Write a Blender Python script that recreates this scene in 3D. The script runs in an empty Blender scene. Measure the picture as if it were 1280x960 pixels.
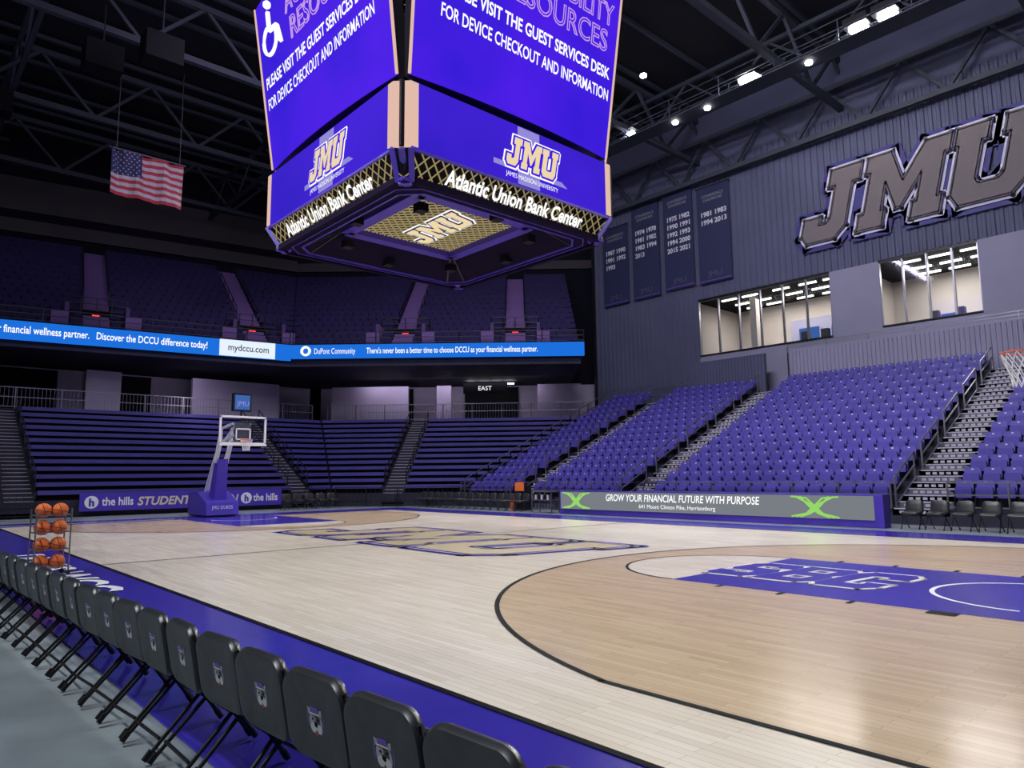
import bpy, math, random
from mathutils import Vector, Matrix
random.seed(3)
C=bpy.context.collection
PI=math.pi
bpy.context.scene.view_settings.view_transform='Standard'
# ---------------------------------------------------------------- materials
def mat(name,col,rough=.5,metal=0,em=None,es=0,spec=.5,coat=0):
    m=bpy.data.materials.new(name);m.use_nodes=True
    b=m.node_tree.nodes["Principled BSDF"]
    b.inputs["Base Color"].default_value=(*col,1);b.inputs["Roughness"].default_value=rough
    b.inputs["Metallic"].default_value=metal;b.inputs["Specular IOR Level"].default_value=spec
    b.inputs["Coat Weight"].default_value=coat
    if em: b.inputs["Emission Color"].default_value=(*em,1);b.inputs["Emission Strength"].default_value=es
    return m
def noisy(m,amt=.15,scale=3,bump=0,stretch=(1,1,1)):
    nt=m.node_tree;b=nt.nodes["Principled BSDF"];c=tuple(b.inputs["Base Color"].default_value)
    t=nt.nodes.new("ShaderNodeTexCoord");mp=nt.nodes.new("ShaderNodeMapping");n=nt.nodes.new("ShaderNodeTexNoise")
    mp.inputs["Scale"].default_value=stretch
    n.inputs["Scale"].default_value=scale;n.inputs["Detail"].default_value=5
    r=nt.nodes.new("ShaderNodeValToRGB")
    r.color_ramp.elements[0].position=.3;r.color_ramp.elements[1].position=.7
    r.color_ramp.elements[0].color=tuple(x*(1-amt) for x in c[:3])+(1,)
    r.color_ramp.elements[1].color=tuple(min(1,x*(1+amt)) for x in c[:3])+(1,)
    nt.links.new(t.outputs["Object"],mp.inputs[0]);nt.links.new(mp.outputs[0],n.inputs["Vector"])
    nt.links.new(n.outputs["Fac"],r.inputs[0]);nt.links.new(r.outputs[0],b.inputs["Base Color"])
    if bump:
        bp=nt.nodes.new("ShaderNodeBump");bp.inputs["Strength"].default_value=bump
        nt.links.new(n.outputs["Fac"],bp.inputs["Height"]);nt.links.new(bp.outputs[0],b.inputs["Normal"])
    return m
def wood(name,c1,c2):
    m=mat(name,c1,.22,0,spec=.5);nt=m.node_tree;b=nt.nodes["Principled BSDF"]
    t=nt.nodes.new("ShaderNodeTexCoord");br=nt.nodes.new("ShaderNodeTexBrick")
    br.inputs["Scale"].default_value=1;br.inputs["Brick Width"].default_value=.9;br.inputs["Row Height"].default_value=.075
    br.inputs["Mortar Size"].default_value=.0016;br.inputs["Bias"].default_value=0;br.offset=.37
    br.inputs["Color1"].default_value=(*c1,1);br.inputs["Color2"].default_value=(*c2,1)
    br.inputs["Mortar"].default_value=(c2[0]*.55,c2[1]*.5,c2[2]*.45,1)
    n=nt.nodes.new("ShaderNodeTexNoise");n.inputs["Scale"].default_value=1.2;n.inputs["Detail"].default_value=6
    mp=nt.nodes.new("ShaderNodeMapping");mp.inputs["Scale"].default_value=(.5,6,1)
    mx=nt.nodes.new("ShaderNodeMix");mx.data_type='RGBA';mx.blend_type='MULTIPLY';mx.inputs[0].default_value=.5
    r=nt.nodes.new("ShaderNodeValToRGB");r.color_ramp.elements[0].color=(.84,.80,.75,1);r.color_ramp.elements[1].color=(1,1,1,1)
    r.color_ramp.elements[0].position=.3;r.color_ramp.elements[1].position=.65
    L=nt.links.new
    L(t.outputs["Object"],br.inputs["Vector"]);L(t.outputs["Object"],mp.inputs[0]);L(mp.outputs[0],n.inputs["Vector"])
    L(n.outputs["Fac"],r.inputs[0]);L(br.outputs["Color"],mx.inputs[6]);L(r.outputs[0],mx.inputs[7]);L(mx.outputs[2],b.inputs["Base Color"])
    n2=nt.nodes.new("ShaderNodeTexNoise");n2.inputs["Scale"].default_value=.8
    mr=nt.nodes.new("ShaderNodeMapRange");mr.inputs[3].default_value=.12;mr.inputs[4].default_value=.24
    L(t.outputs["Object"],n2.inputs["Vector"]);L(n2.outputs["Fac"],mr.inputs[0]);L(mr.outputs[0],b.inputs["Roughness"])
    return m
def emit(name,col,s): return mat(name,(0.004,0.004,0.004),.6,0,col,s,spec=0)
def screen(name,c1,c2,s):
    m=emit(name,c1,s);nt=m.node_tree;b=nt.nodes["Principled BSDF"]
    t=nt.nodes.new("ShaderNodeTexCoord");n=nt.nodes.new("ShaderNodeTexNoise");n.inputs["Scale"].default_value=.35
    r=nt.nodes.new("ShaderNodeValToRGB");r.color_ramp.elements[0].position=.35;r.color_ramp.elements[1].position=.65
    r.color_ramp.elements[0].color=(*c1,1);r.color_ramp.elements[1].color=(*c2,1)
    nt.links.new(t.outputs["Object"],n.inputs["Vector"]);nt.links.new(n.outputs["Fac"],r.inputs[0]);nt.links.new(r.outputs[0],b.inputs["Emission Color"])
    return m
M={}
M['maple']=wood('maple_light',(.95,.86,.72),(.86,.755,.61))
M['tan']=wood('maple_stained',(.74,.56,.36),(.63,.46,.285))
M['floorpurple']=noisy(mat('court_purple_paint',(.042,.028,.38),.18),.12,1.5)
M['black']=mat('black_paint',(.006,.006,.008),.75,spec=.1)
M['white']=mat('white_paint',(.8,.8,.82),.4)
M['nosing']=mat('stair_nosing',(.40,.39,.46),.6)
M['gold']=mat('gold_paint',(.46,.37,.21),.35)
M['goldb']=mat('gold_paint_bright',(.70,.62,.44),.35)
M['concrete']=noisy(mat('polished_concrete',(.23,.265,.29),.35),.2,1.3)
M['dconc']=noisy(mat('dark_concrete',(.024,.023,.042),.7,spec=.3),.2,2)
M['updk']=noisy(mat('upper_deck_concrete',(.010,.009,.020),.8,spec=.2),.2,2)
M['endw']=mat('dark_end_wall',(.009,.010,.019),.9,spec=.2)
M['seat']=noisy(mat('purple_seat_plastic',(.070,.056,.325),.5,spec=.3),.12,1)
M['seat2']=noisy(mat('purple_bench_plastic',(.062,.053,.25),.5,spec=.35),.12,1)
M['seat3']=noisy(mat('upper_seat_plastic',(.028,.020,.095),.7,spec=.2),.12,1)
M['dark']=mat('dark_metal',(.02,.02,.025),.45,.5)
M['steel']=mat('grey_steel',(.25,.25,.28),.35,.8)
M['truss']=mat('truss_steel',(.036,.042,.062),.7)
M['ceil']=noisy(mat('ceiling_deck',(.006,.007,.012),.9),.3,.3)
M['wall']=noisy(mat('corrugated_panel',(.092,.098,.168),.65,0,spec=.3),.08,.4)
M['wall2']=noisy(mat('painted_wall',(.27,.265,.37),.7,spec=.3),.06,.5)
M['wall3']=noisy(mat('concourse_wall',(.34,.30,.42),.7),.1,.5)
M['portal']=mat('portal_wall_lit',(.08,.04,.16),.7)  # purple light on the portal sides, put into the base colour
M['vinyl']=noisy(mat('black_vinyl',(.024,.025,.028),.36,0,spec=.6),.2,14,.08)
M['frame']=mat('chair_frame_black',(.015,.015,.017),.35,.4)
M['purple']=mat('purple_pad',(.070,.038,.42),.4)
M['orange']=noisy(mat('basketball_rubber',(.80,.17,.035),.55),.1,20)
M['rim']=mat('rim_orange',(.8,.13,.04),.4)
M['net']=mat('net_cord',(.8,.8,.8),.8)
M['navy']=mat('banner_navy',(.022,.026,.085),.7)
M['btxt']=mat('banner_text',(.68,.68,.76),.7)
M['red']=mat('flag_red',(.36,.03,.05),.8)
M['fwhite']=mat('flag_white',(.40,.37,.42),.8)
M['fblue']=mat('flag_blue',(.02,.022,.09),.8)
M['scr']=screen('led_screen_purple',(.035,.010,.68),(.080,.012,.82),1.0)
M['scr2']=screen('led_screen_violet',(.035,.012,.56),(.055,.014,.68),1.0)
M['txt']=emit('led_text_white',(1,1,1),1.1)
M['txtp']=emit('led_text_pink',(.62,.35,.85),.95)
M['bar']=emit('led_bar_lilac',(.34,.30,.80),.85)
M['pink']=emit('led_stripe_pink',(.95,.62,.50),.8)
M['goldled']=emit('gold_lattice_light',(.58,.46,.22),.5)
M['goldled2']=emit('gold_letter_light',(1,.80,.48),.85)
M['rib']=emit('led_ribbon_blue',(.010,.16,.72),1.0)
M['ribw']=emit('led_ribbon_white',(.80,.90,1),1.0)
M['board']=emit('led_board_grey',(.22,.24,.27),.85)
M['green']=emit('led_green',(.35,.80,.16),.85)
M['exit']=emit('exit_red',(1,.05,.05),1.6)
M['lamp']=emit('lamp_white',(1,.98,.95),90)
M['lamps']=emit('lamp_small',(1,.98,.95),18)
M['strip']=emit('linear_light',(1,.97,.9),5)
M['blue']=emit('display_blue',(.05,.14,.45),.9)
M['room']=mat('suite_wall_beige',(.46,.41,.37),.8)
M['crest']=mat('crest_grey',(.30,.30,.34),.6)
M['crestw']=mat('crest_white',(.5,.5,.52),.6)
M['crown']=mat('crest_purple',(.12,.06,.34),.5)
M['bulb']=mat('letters_bronze',(.19,.165,.17),.7,0,spec=.2)
M['outl']=mat('letters_outline',(.62,.62,.72),.7,0,spec=.2)
M['signp']=mat('sign_purple',(.036,.030,.20),.6)
M['band']=mat('lit_wall_band',(.068,.063,.070),.8)  # lighter tone paints the lit top of the end wall
M['step']=mat('step_violet_lit',(.17,.085,.30),.7)  # purple light on the upper stairs, put into the base colour
M['stepg']=noisy(mat('stair_concrete',(.11,.107,.155),.7),.1,2)
M['scrblack']=mat('scoreboard_black',(.006,.005,.012),.6,spec=.2)
M['scrin']=mat('scoreboard_inner',(.012,.008,.028),.9,spec=.05)
g=bpy.data.materials.new('clear_glass');g.use_nodes=True;nt=g.node_tree;nt.nodes.clear()
a=nt.nodes.new("ShaderNodeBsdfTransparent");bb=nt.nodes.new("ShaderNodeBsdfGlossy");bb.inputs[1].default_value=.05
mx=nt.nodes.new("ShaderNodeMixShader");mx.inputs[0].default_value=.08;o=nt.nodes.new("ShaderNodeOutputMaterial")
a.inputs[0].default_value=(.94,.96,.98,1)
nt.links.new(a.outputs[0],mx.inputs[1]);nt.links.new(bb.outputs[0],mx.inputs[2]);nt.links.new(mx.outputs[0],o.inputs[0]);M['glass']=g
# ---------------------------------------------------------------- mesh builder
class MB:
    def __init__(s): s.v=[];s.f=[];s.m=[];s.mats=[]
    def mi(s,k):
        if k not in s.mats: s.mats.append(k)
        return s.mats.index(k)
    def add(s,vs,fs,k):
        n=len(s.v);s.v+=[tuple(v) for v in vs];i=s.mi(k)
        for f in fs: s.f.append(tuple(n+j for j in f));s.m.append(i)
    def hexa(s,b,t,k):
        s.add(list(b)+list(t),[(3,2,1,0),(4,5,6,7),(0,1,5,4),(1,2,6,5),(2,3,7,6),(3,0,4,7)],k)
    def box(s,x0,x1,y0,y1,z0,z1,k):
        s.hexa([(x0,y0,z0),(x1,y0,z0),(x1,y1,z0),(x0,y1,z0)],[(x0,y0,z1),(x1,y0,z1),(x1,y1,z1),(x0,y1,z1)],k)
    def bar(s,p,q,w,k,h=None,n=4):
        p=Vector(p);q=Vector(q);d=(q-p)
        if d.length<1e-6:return
        d.normalize();a=Vector((0,0,1)) if abs(d.z)<.95 else Vector((1,0,0))
        u=d.cross(a).normalized();v=u.cross(d).normalized();h=h or w
        if n==4:
            o=[(-1,-1),(1,-1),(1,1),(-1,1)];o=[(x*w/2,y*h/2) for x,y in o]
        else: o=[(w/2*math.cos(2*PI*i/n),h/2*math.sin(2*PI*i/n)) for i in range(n)]
        A=[p+u*x+v*y for x,y in o];B=[q+u*x+v*y for x,y in o]
        s.add(A+B,[tuple(range(n-1,-1,-1)),tuple(range(n,2*n))]+[(i,(i+1)%n,n+(i+1)%n,n+i) for i in range(n)],k)
    def path(s,pts,w,k,n=8,close=False):
        P=[Vector(p) for p in pts]
        if close:P.append(P[0])
        for i in range(len(P)-1): s.bar(P[i],P[i+1],w,k,n=n)
    def poly(s,pts,k): s.add(pts,[tuple(range(len(pts)))],k)
    def prism(s,pts,off,k):
        n=len(pts);o=Vector(off);P=[Vector(p) for p in pts]
        s.add(P+[p+o for p in P],[tuple(range(n-1,-1,-1)),tuple(range(n,2*n))]+[(i,(i+1)%n,n+(i+1)%n,n+i) for i in range(n)],k)
    def pad(s,w,h,t,r,M4,k,curve=0,N=32):
        def outline(sc_in):
            W=w/2-sc_in;H=h/2-sc_in;R=max(r-sc_in,.004);o=[]
            for cx,cz,a0 in [(W-R,H-R,0),(-W+R,H-R,PI/2),(-W+R,-H+R,PI),(W-R,-H+R,3*PI/2)]:
                for j in range(N//4):
                    a=a0+PI/2*j/(N//4-1);o.append((cx+R*math.cos(a),cz+R*math.sin(a)))
            return o
        e=t*.45;prof=[(-t/2,w*.3),(-t/2,e*1.2),(-t/2+e*.3,e*.35),(-t/2+e,0),(t/2-e,0),(t/2-e*.3,e*.35),(t/2,e*1.2),(t/2,w*.3)]
        vs=[]
        for y,ins in prof:
            ins=min(ins,min(w,h)/2*.8)
            for x,z in outline(ins): vs.append(M4@Vector((x,y+curve*x*x,z)))
        n=len(outline(0));fs=[]
        for q in range(len(prof)-1):
            for i in range(n): fs.append((q*n+i,q*n+(i+1)%n,(q+1)*n+(i+1)%n,(q+1)*n+i))
        fs.append(tuple(range(n-1,-1,-1)));fs.append(tuple(range((len(prof)-1)*n,len(prof)*n)))
        s.add(vs,fs,k)
    def sphere(s,c,r,k,u=14,v=9):
        vs=[];fs=[]
        for i in range(v+1):
            th=PI*i/v
            for j in range(u): vs.append((c[0]+r*math.sin(th)*math.cos(2*PI*j/u),c[1]+r*math.sin(th)*math.sin(2*PI*j/u),c[2]+r*math.cos(th)))
        for i in range(v):
            for j in range(u): fs.append((i*u+j,(i+1)*u+j,(i+1)*u+(j+1)%u,i*u+(j+1)%u))
        s.add(vs,fs,k)
    def ring(s,c,R,w,k,ax,n=20):
        c=Vector(c);ax=Vector(ax).normalized();a=ax.orthogonal().normalized();b=ax.cross(a)
        s.path([c+a*R*math.cos(2*PI*i/n)+b*R*math.sin(2*PI*i/n) for i in range(n)],w,k,n=4,close=True)
    def mesh(s,name,smooth=False):
        me=bpy.data.meshes.new(name);me.from_pydata(s.v,[],s.f)
        for k in s.mats: me.materials.append(M[k])
        me.polygons.foreach_set("material_index",s.m)
        if smooth: me.polygons.foreach_set("use_smooth",[True]*len(me.polygons))
        me.update()
        if smooth:
            try: me.set_sharp_from_angle(angle=.7)
            except Exception: pass
        return me
    def obj(s,name,parent=None,smooth=False):
        o=bpy.data.objects.new(name,s.mesh(name,smooth));C.objects.link(o)
        if parent:o.parent=parent
        return o
def empty(name,loc=(0,0,0)):
    e=bpy.data.objects.new(name,None);e.location=loc;C.objects.link(e);return e
def basis(o,u,v,n):
    m=Matrix.Identity(4)
    for i,a in enumerate((u,v,n)):
        for r in range(3): m[r][i]=a[r]
    for r in range(3): m[r][3]=o[r]
    return m
def text(body,o,u,v,size,mk,parent,width=None,align='LEFT',name='lettering',outline=0,ext=0.0,shear=0,bold=0,lift=0):
    cu=bpy.data.curves.new(name,'FONT');cu.body=body;cu.size=size;cu.align_x=align;cu.shear=shear;cu.offset=bold;cu.extrude=ext
    if outline: cu.fill_mode='NONE';cu.bevel_depth=outline;cu.bevel_resolution=0
    cu.resolution_u=3
    cu.materials.append(M[mk])
    ob=bpy.data.objects.new(name,cu);C.objects.link(ob)
    u=Vector(u).normalized();v=Vector(v).normalized();n=u.cross(v)
    ob.matrix_world=basis(Vector(o)+n*lift,u,v,n)
    if width:
        bpy.context.view_layer.update();w=ob.dimensions.x
        f=width/w;ob.matrix_world=basis(Vector(o)+n*lift,u*f,v,n)
    ob.parent=parent
    return ob
J=[(0,.12),(.12,0),(.62,0),(.78,.16),(.78,.76),(.9,.76),(.9,1),(.36,1),(.36,.76),(.48,.76),(.48,.3),(.42,.24),(.3,.24),(.3,.36),(0,.36)]
Mm=[(0,0),(.42,0),(.42,.22),(.36,.22),(.36,.6),(.6,.2),(.68,.2),(.92,.6),(.92,.22),(.86,.22),(.86,0),(1.3,0),(1.3,.22),(1.22,.22),(1.22,.78),(1.3,.78),(1.3,1),(.9,1),(.64,.56),(.38,1),(0,1),(0,.78),(.08,.78),(.08,.22),(0,.22)]
U=[(.14,0),(.86,0),(1.0,.16),(1.0,.78),(1.08,.78),(1.08,1),(.62,1),(.62,.78),(.7,.78),(.7,.3),(.64,.24),(.38,.24),(.32,.3),(.32,.78),(.4,.78),(.4,1),(-.06,1),(-.06,.78),(0,.78),(0,.16)]
Sg=[(0,.14),(.14,0),(.72,0),(.86,.14),(.86,.46),(.74,.6),(.3,.6),(.3,.76),(.56,.76),(.56,.68),(.86,.68),(.86,.86),(.72,1),(.14,1),(0,.86),(0,.52),(.12,.38),(.56,.38),(.56,.24),(.3,.24),(.3,.32),(0,.32)]
Bg=[(0,0),(.72,0),(.88,.14),(.88,.42),(.78,.5),(.88,.58),(.88,.86),(.72,1),(0,1)]
Cg=[(.14,0),(.72,0),(.86,.14),(.86,.36),(.56,.36),(.56,.24),(.3,.24),(.3,.76),(.56,.76),(.56,.64),(.86,.64),(.86,.86),(.72,1),(.14,1),(0,.86),(0,.14)]
def letters(o,u,v,w,h,glyphs,tot,layers,parent,shear=.3,name='letter_layer'):
    """layers: (stroke half width, material, lift): solid polygon plus mitred stroke round it."""
    u=Vector(u).normalized();v=Vector(v).normalized();n=u.cross(v);o=Vector(o)
    sx=w/(tot+shear);sy=h
    b=MB()
    for li,(off,mk,lift) in enumerate(layers):
        for gi,(pts,dx) in enumerate(glyphs):
            P=[((x+dx+shear*y-(tot+shear)/2)*sx,(y-.5)*sy) for x,y in pts]
            lf=lift+gi*.0002
            W=lambda p:tuple(o+u*p[0]+v*p[1]+n*lf)
            b.poly([W(p) for p in P],mk)
            if off>0:
                for i in range(len(P)):
                    a=Vector(P[i]);c=Vector(P[(i+1)%len(P)]);d=(c-a).normalized()*off;q=Vector((-d.y,d.x))
                    b.poly([W(t) for t in (a-q-d*.7,c-q+d*.7,c+q+d*.7,a+q-d*.7)],mk)
    return b.obj(name,parent)
JM=((J,0),(Mm,1.0),(U,2.42))
def jmu(o,u,v,w,h,layers,parent,shear=.3): letters(o,u,v,w,h,JM,3.5,layers,parent,shear)
X=Vector((1,0,0));Y=Vector((0,1,0));Z=Vector((0,0,1))
# ================================================================= floor / court
b=MB();b.box(-60,45,-40,45,-.3,-.012,'concrete');b.obj('floor')
court=empty('basketball_court')
b=MB();b.box(-16.4,16.4,-9.35,9.35,-.012,.0,'floorpurple');b.obj('apron',court)
def flat(mb,pts,z,k): mb.poly([(x,y,z) for x,y in pts],k)
b=MB();flat(b,[(-14.33,-7.62),(14.33,-7.62),(14.33,7.62),(-14.33,7.62)],.002,'maple')
a0=math.asin(6.6/6.75)
for s in (1,-1):
    arc=[(s*(12.75-6.75*math.cos(a)),6.75*math.sin(a)) for a in [-a0+2*a0*i/64 for i in range(65)]]
    pts=[(s*14.33,-6.6)]+arc+[(s*14.33,6.6)]
    if s>0: pts=pts[::-1]
    flat(b,pts,.004,'tan')
    circ=[(s*(8.54-1.83*math.cos(a)),1.83*math.sin(a)) for a in [-PI/2+PI*i/32 for i in range(33)]]
    if s>0: circ=circ[::-1]
    flat(b,circ,.006,'maple')
    q=[(s*8.54,-1.83),(s*14.33,-1.83),(s*14.33,1.83),(s*8.54,1.83)]
    if s<0:q=q[::-1]
    flat(b,q,.006,'floorpurple')
def line(mb,pts,w,z,k,close=False):
    P=[Vector((x,y,0)) for x,y in pts];n=len(P);L=[];R=[]
    for i in range(n):
        if close: d=(P[(i+1)%n]-P[i-1])
        else: d=P[min(i+1,n-1)]-P[max(i-1,0)]
        d.normalize();nn=Vector((-d.y,d.x,0))*w/2;L.append(P[i]+nn);R.append(P[i]-nn)
    rng=range(n) if close else range(n-1)
    for i in rng:
        j=(i+1)%n
        mb.poly([(R[i].x,R[i].y,z),(R[j].x,R[j].y,z),(L[j].x,L[j].y,z),(L[i].x,L[i].y,z)],k)
for s in (1,-1):
    arc=[(s*(12.75-6.75*math.cos(a)),6.75*math.sin(a)) for a in [-a0+2*a0*i/64 for i in range(65)]]
    line(b,[(s*14.33,-6.6),(s*11.3,-6.6)],.06,.009,'black');line(b,[(s*14.33,6.6),(s*11.3,6.6)],.06,.009,'black')
    line(b,arc,.06,.009,'black')
    line(b,[(s*(8.54-1.83*math.cos(a)),1.83*math.sin(a)) for a in [-PI/2+PI*i/32 for i in range(33)]],.05,.009,'black')
    line(b,[(s*(12.75-1.22*math.cos(a)),1.22*math.sin(a)) for a in [-PI/2+PI*i/32 for i in range(33)]],.06,.009,'white')
    for yy in (-1.83,1.83):
        for xx in (11.2,10.3,9.4): line(b,[(s*xx,yy),(s*xx,yy+math.copysign(.2,yy))],.06,.0095,'black')
        line(b,[(s*12.2,yy),(s*12.2,yy+math.copysign(.2,yy))],.3,.0095,'black')
line(b,[(0,-7.62),(0,7.62)],.05,.008,'black')
line(b,[(-14.33,-7.62),(14.33,-7.62),],.06,.008,'black');line(b,[(-14.33,7.62),(14.33,7.62)],.06,.008,'black')
line(b,[(-14.33,-7.62),(-14.33,7.62)],.06,.008,'black');line(b,[(14.33,-7.62),(14.33,7.62)],.06,.008,'black')
line(b,[(-14.9,-7.6),(-14.9,-1.9)],.16,.006,'btxt')
b.obj('playing_surface',court)
jmu((-.1,-.1,.0),X,Y,10.2,3.4,[(.34,'floorpurple',.010),(.17,'maple',.011),(.10,'floorpurple',.012),(.0,'gold',.013)],court)
letters((9.75,0,0),X,Y,2.75,1.75,((Sg,0),(Bg,.87),(Cg,1.76)),2.62,[(.085,'goldb',.010),(.045,'white',.0115),(.0,'floorpurple',.013)],court,.15,'key_lettering')
b=MB()
for xx,yy in ((9.62,.37),(9.56,-.33)): flat(b,[(xx,yy-.15),(xx+.30,yy-.15),(xx+.34,yy+.15),(xx+.04,yy+.15)],.014,'goldb');flat(b,[(xx+.07,yy-.09),(xx+.24,yy-.09),(xx+.27,yy+.09),(xx+.10,yy+.09)],.0145,'floorpurple')
b.obj('key_letter_counter',court)
text('DUKES WCC',(-3.2,-8.75,.010),X,Y,1.0,'white',court,6.8,'LEFT','apron_lettering',bold=.03)
# ================================================================= lower end bleachers
def piece(mb,org,d,n,s0,k0,s1,k1,o1,o2,z0,z1,k):
    def P(s,kk,o,z): p=org+d*(s+kk*o)+n*o;return (p.x,p.y,z)
    bt=[P(s0,k0,o1,z0),P(s1,k1,o1,z0),P(s1,k1,o2,z0),P(s0,k0,o2,z0)]
    tp=[(x,y,z1) for x,y,_ in bt]
    mb.hexa(bt,tp,k)
E0=Vector((-20.4,0,0));D1=Y;N1=Vector((-1,0,0))
K0=Vector((-20.4,7.7,0));D2=Vector((1,1,0)).normalized();N2=Vector((-1,1,0)).normalized();t8=math.tan(PI/8)
blocksE=[(E0,D1,N1,-24,0,-6.9,0),(E0,D1,N1,-5.7,0,5.5,0),(E0,D1,N1,6.6,0,7.68,t8),
         (K0,D2,N2,.02,-t8,2.75,0),(K0,D2,N2,3.95,0,7.05,1)]
aislesE=[(E0,D1,N1,-6.9,-5.7),(E0,D1,N1,5.5,6.6),(K0,D2,N2,2.75,3.95)]
tr,ri,zb=.62,.345,.7
b=MB();bb_=MB()
for blk in blocksE:
    org,d,n,s0,k0,s1,k1=blk
    for i in range(13):
        o=i*tr
        piece(b,org,d,n,s0,k0,s1,k1,o,o+tr,0 if i==0 else zb+ri*(i-1)-.1,zb+ri*i,'dconc')
        piece(bb_,org,d,n,s0+.04,k0,s1-.04,k1,o+.10,o+.48,zb+ri*i+.24,zb+ri*i+.42,'seat2')
        piece(bb_,org,d,n,s0+.04,k0,s1-.04,k1,o+.30,o+.34,zb+ri*i,zb+ri*i+.24,'black')
    piece(b,org,d,n,s0,k0,s1,k1,13*tr,13*tr+6,zb+ri*13-.3,zb+ri*13,'dconc')
for org,d,n,s0,s1 in aislesE:
    for i in range(26):
        o=i*tr/2;z=zb+ri*(i/2)
        piece(b,org,d,n,s0,0,s1,0,o,o+tr/2,max(0,z-.5),z,'dconc')
        piece(b,org,d,n,s0+.1,0,s1-.1,0,o-.005,o+.03,z-.02,z+.006,'nosing')
    piece(b,org,d,n,s0,0,s1,0,13*tr,13*tr+6,zb+ri*13-.3,zb+ri*13,'dconc')
bl=empty('end_bleachers');b.obj('tiers',bl);bb_.obj('bench_seats',bl)
b=MB()
def rail(mb,p,q,h=1.05,step=1.5,k='dark',bal=0,w=.045):
    p=Vector(p);q=Vector(q);L=(q-p).length;n=max(1,round(L/step))
    for i in range(n+1):
        a=p.lerp(q,i/n);mb.bar(a,a+Z*h,w,k)
    for hh in (h,h*.55,h*.1): mb.bar(p+Z*hh,q+Z*hh,w*.9,k)
    if bal:
        m=int(L/bal)
        for i in range(m): a=p.lerp(q,(i+.5)/m);mb.bar(a+Z*.1*h,a+Z*h,.015,k)
def pt(org,d,n,s,o,z): p=org+d*s+n*o;return Vector((p.x,p.y,z))
rail(b,(-20.2,-22,0),(-20.2,-5.8,0),1.0,2,bal=.25);rail(b,(-20.2,4.8,0),(-20.2,7.4,0),1.0,1.2,bal=.25)
rail(b,pt(K0,D2,N2,.3,-.25,0),pt(K0,D2,N2,7,-.25,0),1.0,1.5,bal=.25)
zc=zb+ri*13
rail(b,pt(E0,D1,N1,-24,8.2,zc),pt(E0,D1,N1,10.5,8.2,zc),1.1,2,'steel',bal=.18)
rail(b,pt(K0,D2,N2,-3,8.3,zc),pt(K0,D2,N2,14.5,8.3,zc),1.1,2,'steel',bal=.18)
for org,d,n,s0,s1 in aislesE:
    for ss in (s0,s1):
        for i in range(1,12,3):
            p=pt(org,d,n,ss,i*tr,zb+ri*i);q=pt(org,d,n,ss,(i+2)*tr,zb+ri*(i+2));rail(b,p,q,.85,1.3)
b.obj('railing',bl)
sb=empty('student_section_banner');b=MB();b.box(-20.12,-20.05,-4.2,4.75,.22,.98,'purple');b.obj('banner_panel',sb)
text('STUDENT SECTION',(-20.04,-1.95,.42),Y,Z,.52,'goldb',sb,4.5,'LEFT','student_text',bold=.014,shear=.2)
for yy in (-3.35,3.3): text('the hills',(-20.04,yy,.45),Y,Z,.5,'white',sb,1.25,'LEFT','hills_text',bold=.01)
b=MB()
for yy in (-3.75,2.95):
    b.prism([(-20.05,yy+.27*math.cos(a),.6+.27*math.sin(a)) for a in [2*PI*i/20 for i in range(20)]],(.02,0,0),'white')
b.obj('badge_disc',sb)
text('h',(-20.02,-3.86,.44),Y,Z,.45,'purple',sb,None,'LEFT','badge_h',bold=.02);text('h',(-20.02,2.84,.44),Y,Z,.45,'purple',sb,None,'LEFT','badge_h',bold=.02)
b=MB()
piece(b,E0,D1,N1,-25,0,9,.3,14.5,15,0,8.2,'wall3');piece(b,K0,D2,N2,-5.5,0,16,.0,14.5,15,0,8.2,'wall3')
for s0,s1 in ((-14,-9),(-7.5,-3),(-1.5,2.2),(8,10)): piece(b,E0,D1,N1,s0,0,s1,0,14.3,14.48,zc,zc+2.9,'black')  # black slabs paint the dark inside the concourse openings
for s0,s1 in ((0,1.6),(5.5,9.5)): piece(b,K0,D2,N2,s0,0,s1,0,14.3,14.48,zc,zc+2.9,'black')
for s0,s1 in ((-2.2,-.4),(3.6,9.2)): piece(b,E0,D1,N1,s0,0,s1,0,10.5,10.8,zc,zc+2.6,'wall3')
for s0,s1 in ((-3.4,2.0),(4.0,5.0),(11,14)): piece(b,K0,D2,N2,s0,0,s1,0,10.5,10.8,zc,zc+2.6,'wall3')
b.obj('concourse_panel',bl)
b=MB();piece(b,K0,D2,N2,6,0,9,0,9.4,9.5,zc+1.9,zc+2.6,'black')
for i in range(4): piece(b,K0,D2,N2,5.9+i*.9,0,6.6+i*.9,0,12,12.3,zc+2.85,zc+2.92,'strip')
b.obj('entrance_sign_panel',bl)
text('EAST',pt(K0,D2,N2,7,9.38,zc+2.1),D2,Z,.42,'txt',bl,None,'LEFT','east_text')
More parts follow.
